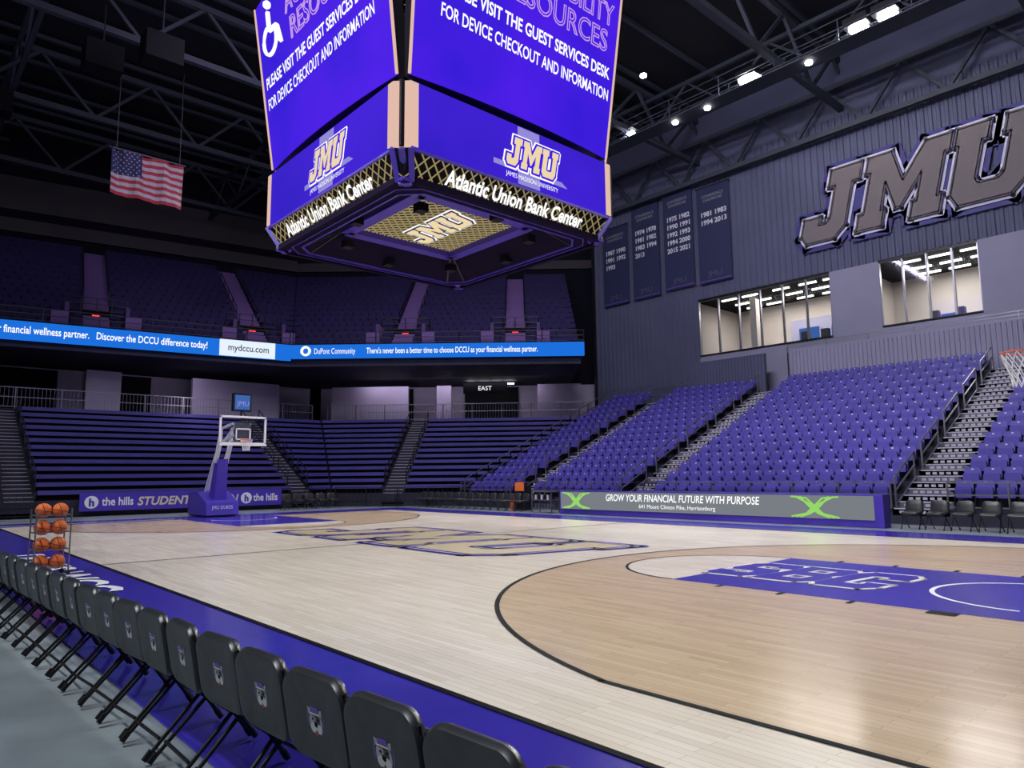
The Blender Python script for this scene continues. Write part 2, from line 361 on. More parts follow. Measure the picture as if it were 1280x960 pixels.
# ================================================================= upper deck + ribbon
P0=Vector((-27.9,-6.7,0));P1=Vector((-25.7,7.6,0));P2=Vector((-13.7,20.8,0))
U1=(P1-P0).normalized();U2=(P2-P1).normalized();V1=Vector((-U1.y,U1.x,0));V2=Vector((-U2.y,U2.x,0))
ang=math.acos(U1.dot(U2));tm=math.tan(ang/2)
L1=(P1-P0).length;L2=(P2-P1).length
zr0,zr1=8.62,9.57
ud=empty('upper_deck')
b=MB()
piece(b,P0,U1,V1,-16,0,L1,0,-.02,.25,zr0,zr1,'rib');piece(b,P1,U2,V2,0,0,L2,0,-.02,.25,zr0+.13,zr1,'rib')
piece(b,P0,U1,V1,10.35,0,13.5,0,-.05,.0,zr0,zr1,'ribw')
b.obj('led_ribbon_panels',ud)
text('your financial wellness partner.   Discover the DCCU difference today!',pt(P0,U1,V1,-.6,-.06,zr0+.32),U1,Z,.55,'txt',ud,10.3,'LEFT','ribbon_text',bold=.006)
text('mydccu.com',pt(P0,U1,V1,10.8,-.09,zr0+.32),U1,Z,.55,'navy',ud,2.3,'LEFT','ribbon_text',bold=.006)
text('DuPont Community',pt(P1,U2,V2,1.4,-.06,zr0+.38),U2,Z,.5,'txt',ud,2.5,'LEFT','ribbon_text')
text("There's never been a better time to choose DCCU as your financial wellness partner.",pt(P1,U2,V2,4.6,-.06,zr0+.38),U2,Z,.5,'txt',ud,10.4,'LEFT','ribbon_text',bold=.005)
b=MB();c=pt(P1,U2,V2,.9,-.06,zr0+.56);b.path([c+U2*.25*math.cos(a)+Z*.25*math.sin(a) for a in [2*PI*i/12 for i in range(12)]],.12,'txt',n=4,close=True);b.obj('ribbon_logo',ud)
b=MB();bs=MB()
UB=[(P0,U1,V1,-16,0,3.6,0),(P0,U1,V1,4.9,0,12.2,0),(P0,U1,V1,13.5,0,L1,tm),(P1,U2,V2,0,-tm,5.8,0),(P1,U2,V2,7.1,0,13.0,0),(P1,U2,V2,14.3,0,L2-.2,0)]
UA=[(P0,U1,V1,3.6,4.9),(P0,U1,V1,12.2,13.5),(P1,U2,V2,5.8,7.1),(P1,U2,V2,13.0,14.3)]
NT=14;ut,ur=.82,.54
for org,d,n,s0,k0,s1,k1 in UB:
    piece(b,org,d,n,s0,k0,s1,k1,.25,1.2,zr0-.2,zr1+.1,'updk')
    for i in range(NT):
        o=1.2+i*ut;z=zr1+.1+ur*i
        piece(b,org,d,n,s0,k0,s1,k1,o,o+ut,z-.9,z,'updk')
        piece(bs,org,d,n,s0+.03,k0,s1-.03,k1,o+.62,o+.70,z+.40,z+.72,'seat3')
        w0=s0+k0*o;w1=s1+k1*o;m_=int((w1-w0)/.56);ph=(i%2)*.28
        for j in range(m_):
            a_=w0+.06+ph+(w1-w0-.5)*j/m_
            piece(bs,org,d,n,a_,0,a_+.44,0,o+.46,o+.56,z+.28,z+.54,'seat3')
for org,d,n,s0,s1 in UA:
    piece(b,org,d,n,s0,0,s1,0,.25,1.2,zr0-.2,zr1+.1,'updk')
    for i in range(NT*2):
        o=1.2+i*ut/2;z=zr1+.1+ur*i/2
        piece(b,org,d,n,s0,0,s1,0,o,o+ut/2,z-.9,z,'step')
    for a_,c_ in ((s0-.9,s0-.7),(s1+.7,s1+.9)): piece(b,org,d,n,a_,0,c_,0,1.2,4.6,zr1,zr1+1.5,'portal')
    for a_,c_ in ((s0-1.5,s0-.7),(s1+.7,s1+1.5)): piece(b,org,d,n,a_,0,c_,0,1.15,1.19,zr1+.1,zr1+1.0,'step')  # violet panels paint the purple glow beside each portal
    piece(b,org,d,n,s0-.7,0,s1+.7,0,3.2,3.3,zr1,zr1+1.6,'black')  # black slab paints the dark of the portal mouth
    piece(b,org,d,n,s0+.45,0,s1-.45,0,3.1,3.19,zr1+1.05,zr1+1.3,'exit')
    rail(b,pt(org,d,n,s0-.9,3.2,zr1+1.5),pt(org,d,n,s1+.9,3.2,zr1+1.5),.8,.8)
    rail(b,pt(org,d,n,s0,4.8,zr1+2.2),pt(org,d,n,s0,12,zr1+6.9),.9,1.6);rail(b,pt(org,d,n,s1,4.8,zr1+2.2),pt(org,d,n,s1,12,zr1+6.9),.9,1.6)
rail(b,pt(P0,U1,V1,-16,.3,zr1+.1),pt(P0,U1,V1,L1,.3,zr1+.1),.7,2.5);rail(b,pt(P1,U2,V2,0,.3,zr1+.1),pt(P1,U2,V2,L2,.3,zr1+.1),.7,2.5)
piece(b,P0,U1,V1,-16,0,L1,tm,.25,13.5,zr0-.35,zr0-.2,'dconc');piece(b,P1,U2,V2,0,-tm,L2-.2,0,.25,13.5,zr0-.35,zr0-.2,'dconc')
b.obj('tiers',ud);bs.obj('upper_seats',ud)
b=MB()
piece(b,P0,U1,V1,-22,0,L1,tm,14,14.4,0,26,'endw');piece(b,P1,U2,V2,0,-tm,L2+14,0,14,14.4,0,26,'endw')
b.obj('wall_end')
b=MB()
piece(b,P0,U1,V1,-20,0,L1,tm,13.7,13.98,18.2,19.1,'band');piece(b,P0,U1,V1,-20,0,L1,tm,13.7,13.98,19.7,22.0,'band')  # bands paint the light on the upper end wall
piece(b,P1,U2,V2,0,-tm,L2+6,0,13.7,13.98,18.2,18.9,'band')
b.obj('lit_band_1')
# ================================================================= sideline seating
SX0,SX1=-15.0,26;SY=12.4;st,sr,sz=.82,.38,.45;NR=15
blocks=[(-14.8,-11.4),(-10.1,-4.4),(-3.0,6.4),(7.95,26)]
aisl=[(-11.4,-10.1),(-4.4,-3.0),(6.4,7.95)]
b=MB()
for i in range(NR):
    y=SY+i*st;z=sz+i*sr
    b.box(SX0,SX1,y,y+st+.02,max(0,z-.6),z,'dconc')
b.box(SX0,SX1,SY+NR*st,26.55,5.0,sz+(NR-1)*sr+.02,'dconc')
b.box(SX0-.12,SX0,SY-.2,24.6,0,.6,'dconc')
for a0_,a1_ in aisl:
    for i in range(NR*2-1):
        y=SY+i*st/2;z=sz+i*sr/2
        b.box(a0_,a1_,y,y+st/2,z-.2,z+.01,'stepg')
        b.box(a0_+.05,a1_-.05,y-.012,y+.02,z-.02,z+.016,'nosing')
        for q in range(5): b.box(a0_+.2+q*.2,a0_+.33+q*.2,y-.016,y-.001,z-.14,z-.06,'nosing')
ss=empty('sideline_grandstand');b.obj('tiers',ss)
b=MB()
def seat(mb,x,y,z):
    w=.225
    o=[(-w,.36),(w,.36),(w,.78),(w-.05,.84),(-w+.05,.84),(-w,.78)]
    A=[(x+a,y+.50+(c-.36)*.22,z+c) for a,c in o];mb.prism(A,(0,.05,0),'seat')
    o=[(-w+.01,.34),(w-.01,.34),(w-.01,.62),(w-.05,.66),(-w+.05,.66),(-w+.01,.62)]
    A=[(x+a,y+.36+(c-.34)*.10,z+c) for a,c in o];mb.prism(A,(0,.09,0),'seat')
    mb.box(x-.265,x-.235,y+.2,y+.55,z+.50,z+.54,'frame');mb.box(x-.265,x-.235,y+.42,y+.5,z,z+.52,'frame')
    mb.box(x-.03,x+.03,y+.585,y+.592,z+.76,z+.80,'outl')
for a0_,a1_ in blocks:
    n=int((a1_-a0_)/.53);off=((a1_-a0_)-n*.53)/2
    for i in range(NR):
        for j in range(n): seat(b,a0_+off+.265+j*.53,SY+i*st,sz+i*sr)
b.obj('seats',ss)
b=MB()
for a0_,a1_ in ((-15,-11.4),(-10.1,-4.4),(-3,6.4),(7.95,26)): rail(b,(a0_,SY-.05,sz),(a1_,SY-.05,sz),.78,1.5,'steel')
for x in (-15,-11.35,-4.35,6.45):
    for i in range(0,NR-1,3 if x>-14 else 1):
        ln=2.1 if x>-14 else 1
        p=Vector((x,SY+i*st+.2,sz+i*sr));q=Vector((x,SY+(i+ln)*st+.2,sz+(i+ln)*sr));rail(b,p,q,.95,1.6,'steel')
b.obj('stand_railing',ss)
def ribbed(mb,x0,x1,y,z0,z1,k,p=.36,dp=.06):
    x=x0;pr=[]
    while x<x1:
        for dx,dy in ((0,0),(p*.4,0),(p*.5,dp),(p*.9,dp)):
            if x+dx<=x1: pr.append((x+dx,y+dy))
        x+=p
    pr.append((x1,y))
    n=len(pr);mb.add([(a,c,z0) for a,c in pr]+[(a,c,z1) for a,c in pr],[(i,i+1,n+i+1,n+i) for i in range(n-1)],k)
b=MB()
yb=SY+NR*st+.25;zt=sz+(NR-1)*sr
ribbed(b,-3.0,26,yb,zt,7.9,'wall2',.2,.04);b.box(-3.0,26,yb+.06,yb+.2,zt,7.98,'wall2')
ribbed(b,-9.2,-4.3,yb,zt,8.0,'wall',.2,.04);b.box(-9.2,-4.3,yb+.06,yb+.2,zt,8.05,'wall')
b.box(-3.0,-2.9,yb,26.5,zt,7.9,'wall2')
rail(b,(-3,yb+.1,7.95),(26,yb+.1,7.95),.35,2,'steel');rail(b,(-15,yb,zt),(-9.2,yb,zt),1.1,1.5,'steel',bal=.2)
b.obj('parapet',ss)
# ================================================================= far wall
YW=26.6
b=MB()
ribbed(b,-17.8,28,YW,12.2,20.6,'wall');ribbed(b,-17.8,-9.4,YW,4,12.2,'wall')
b.box(-17.8,28,YW+.1,YW+.3,12.3,26,'wall')
b.box(-17.8,-9.4,YW+.1,YW+.3,0,12.3,'wall')
b.box(-9.4,-1.2,YW,YW+.3,0,8.7,'wall2');b.box(-1.2,1.3,YW,YW+.3,0,12.2,'wall2');b.box(1.3,5.7,YW,YW+.3,0,8.8,'wall2');b.box(5.7,28,YW,YW+.3,0,12.2,'wall2')
b.box(-18.0,-17.8,YW-.1,YW+.3,0,24,'dark')
b.obj('wall_far')
b=MB();b.box(-10,6.5,32,32.2,8,13,'room');b.box(-10,6.5,YW+.3,32,8.5,8.7,'dconc');b.box(-10,6.5,YW+.3,32,12.3,12.5,'black');b.box(-10.2,-10,YW+.3,32,8,12.5,'room');b.box(6.5,6.7,YW+.3,32,8,12.5,'room');b.box(-.2,0,YW+.3,32,8,12.5,'room')
b.box(-7,-6.6,28.5,29,8.7,12.3,'room');b.box(-6.0,-1.0,31.6,31.9,8.7,11.0,'wall2')
for x in (-4.6,-3.4,-2.2,2.4,3.6): b.box(x,x+.4,30,30.4,8.7,9.9,'dark')
b.obj('wall_suite')
b=MB()
for x in (-8.6,-7.2,-5.2,-3.6,-2.2,1.8,3.2,4.6):
    for y in (28,29.6,31): b.box(x,x+1.0,y,y+.12,12.2,12.28,'strip')
b.obj('ceiling_light')
b=MB();b.box(-5.4,-4.2,31.45,31.59,9.6,10.4,'blue');b.box(-3.4,-2.4,31.45,31.59,9.6,10.3,'blue');b.box(2.4,3.2,31.8,31.95,9.4,10.0,'blue');b.obj('television')
for wi,(x0,x1,z0,n) in enumerate(((-9.4,-1.2,8.7,6),(1.3,5.7,8.8,4))):
    b=MB();b.box(x0,x1,YW+.1,YW+.12,z0,12.2,'glass')
    for i in range(n+1):
        x=x0+(x1-x0)*i/n;b.box(x-.04,x+.04,YW+.02,YW+.18,z0,12.2,'steel')
    b.box(x0,x1,YW,YW+.18,z0-.06,z0+.06,'dark');b.box(x0,x1,YW,YW+.18,12.1,12.25,'dark')
    b.obj('window_%d'%(wi+1))
yrs=[['1987 1990','1991 1992','1993'],['1974 1978','1981 1982','1983 1994','2013'],['1975 1982','1990 1991','1992 1993','1994 2000','2015 2021'],['1981 1983','1994 2013']]
for (x0,x1,z1,z0),ys in zip(((-16.8,-14.6,18.6,13.1),(-14.2,-12.0,19.4,13.1),(-11.6,-9.4,19.6,13.2),(-9.05,-6.8,19.2,13.1)),yrs):
    e=empty('championship_banner');b=MB();b.box(x0,x1,YW-.22,YW-.18,z0,z1,'navy')
    b.bar((x0-.05,YW-.2,z1),(x1+.05,YW-.2,z1),.08,'dark');b.box(x0+.08,x1-.08,YW-.235,YW-.221,z0+.1,z0+.16,'crown')
    b.obj('banner_cloth',e)
    text('CONFERENCE\nCHAMPIONS',((x0+x1)/2,YW-.24,z1-.7),X,Z,.26,'crest',e,1.5,'CENTER','banner_title')
    for i,t in enumerate(ys): text(t,(x0+.25,YW-.24,z1-1.9-i*.52),X,Z,.42,'btxt',e,(x1-x0-.5)*(1 if len(t)>5 else .45),'LEFT','banner_years',bold=.014)
    text('JMU',((x0+x1)/2,YW-.24,z0+.35),X,Z,.5,'wall',e,1.0,'CENTER','banner_mark')
sg=empty('wall_logo_sign')
jmu((3.15,YW-.1,15.75),X,Z,11.4,3.7,[(.44,'signp',.06),(.20,'outl',.12),(.09,'signp',.16),(.05,'bulb',.22)],sg,.3)
# ================================================================= ceiling + trusses
b=MB();b.box(-50,40,-36,40,25.0,25.4,'ceil');b.obj('ceiling')
def truss(mb,p,q,h,n,w=.22):
    p=Vector(p);q=Vector(q);mb.bar(p,q,w*1.3,'truss');mb.bar(p+Z*h,q+Z*h,w*1.3,'truss')
    for i in range(n):
        a=p.lerp(q,i/n);c=p.lerp(q,(i+1)/n);m=(a+c)/2
        mb.bar(a,m+Z*h,w*.7,'truss');mb.bar(m+Z*h,c,w*.7,'truss')
b=MB()
for x in (-36,-27,-18,-9,0,9,18): truss(b,(x,-30,21),(x,34,21),2.8,12)
for y in (-22,-7,7,22): truss(b,(-44,y,21.4),(26,y,21.4),2.2,14,.16)
for x in range(-42,24,3): b.bar((x,-30,24.6),(x,34,24.6),.2,'truss')
for y in (20.0,-14.0):
    b.box(-30,24,y-.5,y+.5,20.4,20.46,'truss');rail(b,(-30,y-.5,20.46),(24,y-.5,20.46),1,3,'truss');rail(b,(-30,y+.5,20.46),(24,y+.5,20.46),1,3,'truss')
truss(b,(-17.5,26.0,19.6),(28,26.0,19.6),2.4,12)
b.obj('roof_truss')
b=MB();rnd=random.Random(5)
for x,y,z in ((-17,-5,18.5),(-14,-3.5,18),(-12,-6.5,19),(-20,4,19),(-9,3,19.5),(-24,-8,18.5)):
    b.box(x-.5,x+.5,y-.7,y+.7,z,z+1.1,'black');b.bar((x,y,z+1.1),(x,y,21.5),.05,'dark')
b.obj('loudspeaker')
fl=empty('american_flag');b=MB();fy0,fy1,fz0,fz1=-3.85,-.72,14.45,16.6;nx=24
def fx(y,z): return -20+.10*math.sin(y*5+z)+.05*math.sin(y*11)
for r in range(13):
    za=fz1-(fz1-fz0)*r/13;zb_=fz1-(fz1-fz0)*(r+1)/13
    for c_ in range(nx):
        ya=fy0+(fy1-fy0)*c_/nx;yb_=fy0+(fy1-fy0)*(c_+1)/nx
        k='fblue' if (r<7 and c_<nx*.4) else ('red' if r%2==0 else 'fwhite')
        b.poly([(fx(ya,zb_),ya,zb_),(fx(yb_,zb_),yb_,zb_),(fx(yb_,za),yb_,za),(fx(ya,za),ya,za)],k)
cw=(fy1-fy0)*.4;ch=(fz1-fz0)*7/13
for r in range(9):
    for c_ in range(6 if r%2==0 else 5):
        y=fy0+cw*((c_+.5+(.5 if r%2 else 0))/6);z=fz1-ch*(r+.5)/9;x=fx(y,z)+.02
        b.poly([(x,y+.045*math.sin(a)*(1 if i%2==0 else .45),z+.045*math.cos(a)*(1 if i%2==0 else .45)) for i,a in enumerate([2*PI*j/10 for j in range(10)])],'fwhite')
b.bar((-20,fy0-.1,fz1+.03),(-20,fy1+.1,fz1+.03),.06,'dark');b.bar((-20,fy0+.2,fz1),(-20,fy0+.2,21.3),.025,'dark');b.bar((-20,fy1-.2,fz1),(-20,fy1-.2,21.3),.025,'dark')
b.obj('flag_cloth',fl)
# ================================================================= scoreboard
sc=empty('center_hung_scoreboard');A=3.4
b=MB();lat=MB()
faces=[(Vector((0,-1,0)),X),(Vector((1,0,0)),Y),(Vector((0,1,0)),-X),(Vector((-1,0,0)),-Y)]
b.box(-2.6,2.6,-2.6,2.6,8.75,15.2,'scrblack')
for n,u in faces:
    def Q(s,r,z): return n*r+u*s+Z*z
    hw=3.12
    tl=.6
    NS=8
    for i in range(NS):
        t0=-1+2*i/NS;t1=-1+2*(i+1)/NS
        def cv(t): return .16*(1-t*t)
        sA=[Q(hw*t0,A+cv(t0)-.1,9.95),Q(hw*t1,A+cv(t1)-.1,9.95),Q((hw+.16)*t1,A+tl+cv(t1)-.1,14.5),Q((hw+.16)*t0,A+tl+cv(t0)-.1,14.5)]
        b.hexa([p-n*.3 for p in sA],[p-n*.02 for p in sA],'scrblack');b.hexa([p-n*.03 for p in sA],sA,'scr')
        if i==0:b.bar(sA[0]+n*.01,sA[3]+n*.01,.05,'pink')
        if i==NS-1:b.bar(sA[1]+n*.01,sA[2]+n*.01,.05,'pink')
    b.hexa(*[[Q(-hw,A+q,8.3),Q(hw,A+q,8.3),Q(hw,A+q,9.75),Q(-hw,A+q,9.75)] for q in (-.3,0)],'scr2')
    for s0,s1 in ((-hw-.02,-hw+.16),(hw-.16,hw+.02)):
        b.hexa(*[[Q(s0,A+q,8.32),Q(s1,A+q,8.32),Q(s1,A+q,9.73),Q(s0,A+q,9.73)] for q in (-.1,.02)],'pink')
    b.hexa(*[[Q(-.15,A+q,8.32),Q(.55,A+q,8.32),Q(.55,A+q,9.73),Q(-.15,A+q,9.73)] for q in (-.1,.008)],'bar')
    b.hexa(*[[Q(-.9,A+q,8.62),Q(1.5,A+q,8.62),Q(1.3,A+q,8.74),Q(-.9,A+q,8.74)] for q in (-.1,.008)],'bar')
    z0,z1=7.72,8.26;r0,r1=A-.28,A-.02
    b.hexa(*[[Q(-hw,r0+q,z0),Q(hw,r0+q,z0),Q(hw,r1+q,z1),Q(-hw,r1+q,z1)] for q in (-.2,-.03)],'scrblack')
    N_=24
    for i in range(-4,N_+4):
        for sg_ in (1,-1):
            s0=-hw+2*hw*i/N_;s1=s0+sg_*(z1-z0)*.95
            if min(s0,s1)<-hw or max(s0,s1)>hw: continue
            lat.bar(Q(s0,r0,z0),Q(s1,r1,z1),.025,'goldled')
    for zz,rr in ((z0,r0),(z1,r1)): b.bar(Q(-hw,rr,zz),Q(hw,rr,zz),.06,'purple')
    vv=(Q(0,r1,z1)-Q(0,r0,z0)).normalized()
    text('Atlantic Union Bank Center',Q(0,r0+.05,z0+.12),u,vv,.46,'txt',sc,4.3,'CENTER','arena_name',bold=.014,lift=.06)
    vs=(Q(0,A+tl,14.5)-Q(0,A,9.95)).normalized();o0=Q(0,A+.07,9.95)
    def S(s,v): return o0+u*s+vs*v
    text('PLEASE VISIT THE GUEST SERVICES DESK',S(-2.6,1.95),u,vs,.42,'txt',sc,5.4,'LEFT','screen_text',lift=.03,bold=.010)
    text('FOR DEVICE CHECKOUT AND INFORMATION',S(-2.6,1.38),u,vs,.42,'txt',sc,5.4,'LEFT','screen_text',lift=.03,bold=.006)
    text('ACCESSIBILITY',S(-1.15,3.35),u,vs,.8,'txtp',sc,4.0,'LEFT','screen_title',outline=.016,lift=.03)
    text('RESOURCES',S(-1.0,2.62),u,vs,.8,'txtp',sc,3.6,'LEFT','screen_title',outline=.016,lift=.03)
    ic=S(-2.1,3.1);b.path([ic+u*.38*math.cos(a)+vs*.38*math.sin(a)+n*.05 for a in [PI*.6+1.6*PI*i/14 for i in range(15)]],.07,'txt',n=4)
    b.path([ic+vs*.75+n*.05+u*.0,ic+vs*.25+n*.05,ic+u*.45+vs*.2+n*.05,ic+u*.6-vs*.3+n*.05],.09,'txt',n=4);b.sphere(ic+vs*.95+n*.05,.11,'txt',8,6)
    jmu(Q(.3,A+.02,9.05),u,Z,1.75,.72,[(.085,'txt',.01),(.05,'scr',.02),(.0,'goldled2',.03)],sc)
    text('JAMES MADISON UNIVERSITY',Q(.3,A+.03,8.42),u,Z,.16,'txt',sc,1.7,'CENTER','screen_small')
for sx,sy in ((1,-1),(1,1),(-1,1),(-1,-1)):
    p1=Vector((sx*3.12,sy*A,0));p2=Vector((sx*A,sy*3.12,0))
    m=(p1+p2)/2
    b.hexa([p1+Z*8.3,p2+Z*8.3,Vector((sx*2.8,sy*2.8,8.3)),Vector((sx*2.7,sy*2.9,8.3))],[p1+Z*9.75,p2+Z*9.75,Vector((sx*2.8,sy*2.8,9.75)),Vector((sx*2.7,sy*2.9,9.75))],'pink')
    b.bar(m*1.005+Z*8.3,m*1.005+Z*9.76,.08,'scrblack')
    for off in (-.14,.14):
        t=Vector((-sy,sx,0)).normalized()*off
        b.bar(m*.94+t+Z*9.8,m*.97+t+Z*15.2,.05,'steel')
    for i in range(26):
        z=9.9+i*.2;t=Vector((-sy,sx,0)).normalized()*.14;b.bar(m*.95-t*(1 if i%2 else -1)+Z*z,m*.95+t*(1 if i%2 else -1)+Z*(z+.2),.03,'steel')
    b.path([p1+Z*8.28,Vector((sx*2.9,sy*(A-.3),7.7)),Vector((sx*(A-.3),sy*2.9,7.7)),p2+Z*8.28],.12,'purple',n=4)
    b.path([m+Z*8.28,Vector((sx*2.85,sy*2.85,7.7))],.14,'purple',n=4)
    b.poly([tuple(p1+Z*8.28),tuple(p2+Z*8.28),(sx*(A-.3),sy*2.9,7.7),(sx*2.9,sy*(A-.3),7.7)],'scrblack')
def octp(R_,q,z):
    return [(q,-R_,z),(R_,-q,z),(R_,q,z),(q,R_,z),(-q,R_,z),(-R_,q,z),(-R_,-q,z),(-q,-R_,z)]
O1=octp(A-.28,2.85,7.72);O2=octp(2.75,2.35,7.70);h=1.75;O3=octp(h,h,8.3)
for i in range(8):
    j=(i+1)%8
    b.poly([O1[i],O1[j],O2[j],O2[i]],'scrin');b.poly([O2[i],O2[j],O3[j],O3[i]],'scrin')
    b.bar(O2[i],O3[i],.05,'dark')
b.path(O1,.14,'scrin',n=4,close=True);b.path(O2,.05,'purple',n=4,close=True)
b.path([(x,y,7.69) for x,y,_ in octp(2.95,2.55,0)],.03,'purple',n=4,close=True)
sq=[(-h,-h),(h,-h),(h,h),(-h,h)]
b.path([(x,y,8.28) for x,y in sq],.34,'purple',n=4,close=True)
b.box(-h,h,-h,h,8.32,8.4,'scrin')
n_=14;zl=8.28
for i in range(1,2*n_):
    t=-2*h+4*h*i/(2*n_)
    x0=max(-h,t-h);x1=min(h,t+h);lat.bar((x0,x0-t,zl),(x1,x1-t,zl),.03,'goldled');lat.bar((x0,-(x0-t),zl-.005),(x1,-(x1-t),zl-.005),.03,'goldled')
for k in range(8):
    a=PI/4*k;x,y=2.45*math.cos(a),2.45*math.sin(a);b.box(x-.13,x+.13,y-.13,y+.13,7.72,7.92,'scrblack')
b.obj('scoreboard_body',sc);lat.obj('gold_lattice',sc)
jmu((0,0,8.2),X,-Y,2.5,.95,[(.09,'txt',0),(.05,'purple',.015),(0,'goldled2',.03)],sc)
b=MB()
for x,y in ((2,2),(-2,2),(2,-2),(-2,-2)): b.bar((x,y,15),(x*.8,y*.8,24.9),.06,'steel')
b.box(-2.9,2.9,-2.9,2.9,15.2,15.5,'dark');b.obj('hoist_frame',sc)
# ================================================================= hoops
ZF=.016
def hoop(s):
    e=empty('basketball_hoop');b=MB()
    def B(x0,x1,y0,y1,z0,z1,k): b.box(min(s*x0,s*x1),max(s*x0,s*x1),y0,y1,z0,z1,k)
    xb=13.11
    prof=[(14.95,0.06),(17.3,0.06),(17.3,.95),(16.2,1.0),(15.05,.55)]
    b.prism([(s*x,-.65,z) for x,z in prof],(0,1.3,0),'purple')
    B(15.0,17.3,-.6,.6,.0,.07,'dark')
    b.hexa([(s*15.35,-.26,.5),(s*16.0,-.26,.6),(s*16.0,.26,.6),(s*15.35,.26,.5)],[(s*15.15,-.2,2.35),(s*15.55,-.2,2.35),(s*15.55,.2,2.35),(s*15.15,.2,2.35)],'purple')
    for y in (-.22,.22):
        b.bar((s*15.35,y,2.2),(s*14.9,y,3.0),.1,'white');b.bar((s*14.9,y,3.0),(s*13.35,y*1.2,3.25),.1,'white')
        b.bar((s*15.5,y,2.2),(s*14.9,y,3.6),.09,'white');b.bar((s*14.9,y,3.6),(s*13.3,y*1.5,3.7),.09,'white')
        b.bar((s*14.9,y,3.0),(s*14.9,y,3.6),.08,'white');b.bar((s*14.6,y,3.05),(s*13.4,y,3.65),.05,'white')
        b.bar((s*16.6,y,.9),(s*15.4,y,2.6),.07,'white')
    b.bar((s*16.8,0,1.0),(s*15.6,0,3.0),.12,'white')
    b.box(min(s*xb,s*(xb+.02)),max(s*xb,s*(xb+.02)),-.91,.91,2.9,3.97,'glass')
    for y0,y1,z0,z1 in ((-.93,.93,3.92,4.0),(-.93,.93,2.88,2.95),(-.93,-.86,2.9,3.98),(.86,.93,2.9,3.98)): B(xb-.02,xb+.05,y0,y1,z0,z1,'white')
    for y0,y1,z0,z1 in ((-.30,.30,3.46,3.51),(-.30,.30,3.05,3.10),(-.30,-.25,3.05,3.5),(.25,.30,3.05,3.5)): B(xb-.02,xb-.005,y0,y1,z0,z1,'white')
    B(xb-.06,xb+.06,-.94,.94,2.82,2.9,'white')
    B(xb+.05,xb+.15,-.3,.3,2.95,3.75,'steel')
    c=Vector((s*12.75,0,3.05));R=.23;n=28
    b.path([c+Vector((R*math.cos(2*PI*i/n),R*math.sin(2*PI*i/n),0)) for i in range(n)],.022,'rim',n=6,close=True)
    B(12.98,13.12,-.09,.09,3.02,3.07,'rim');B(13.05,13.12,-.1,.1,2.93,3.08,'rim')
    lv=[(.23,0),(.20,-.11),(.165,-.22),(.135,-.33),(.125,-.44)]
    for k in range(4):
        for i in range(12):
            a=2*PI*(i+.5*(k%2))/12
            for da in (-PI/12,PI/12):
                p=c+Vector((lv[k][0]*math.cos(a),lv[k][0]*math.sin(a),lv[k][1]));q=c+Vector((lv[k+1][0]*math.cos(a+da),lv[k+1][0]*math.sin(a+da),lv[k+1][1]))
                b.bar(p,q,.010,'net')
    B(13.3,13.5,-.36,.36,4.2,4.92,'dark');B(13.28,13.3,-.3,.3,4.27,4.85,'blue')
    b.bar((s*13.4,0,3.7),(s*13.4,0,4.2),.05,'dark')
    b.obj('hoop_assembly',e)
    text('JMU',(s*13.27,-.22*(1 if s<0 else -1),4.42),Y*(1 if s<0 else -1),Z,.28,'bar',e,None,'LEFT','clock_digits')
    text('JMU DUKES',(s*15.0-s*.0,-.45*(1 if s<0 else -1),.3),Y*(1 if s<0 else -1),Z,.2,'white',e,.85,'LEFT','pad_text',lift=.06)
    e.location=(0,0,ZF)
hoop(-1);hoop(1)
# ================================================================= LED courtside board
lb=empty('courtside_led_board');b=MB()
b.box(-5.7,6.95,10.3,10.75,0.0,.92,'purple');b.box(-5.62,6.7,10.27,10.3,.2,.88,'board')
def xlogo(cx):
    for k in (-1,1):
        for i in range(3):
            d=.14*i;P=[(cx-k*(.72-d),.84),(cx-k*(.25-d*.6),.80-.16*i),(cx+k*(.25-d*.4),.34),(cx+k*(.72-d),.24)]
            b.path([(x,10.25,z) for x,z in P],.045,'green',n=4)
xlogo(-4.75);xlogo(5.0)
b.obj('board_cabinet',lb)
text('GROW YOUR FINANCIAL FUTURE WITH PURPOSE',(.0,10.25,.56),X,Z,.36,'txt',lb,6.4,'CENTER','board_text',shear=.15,bold=.004)
text('641 Mount Clinton Pike, Harrisonburg',(.0,10.25,.32),X,Z,.2,'txt',lb,3.2,'CENTER','board_text')
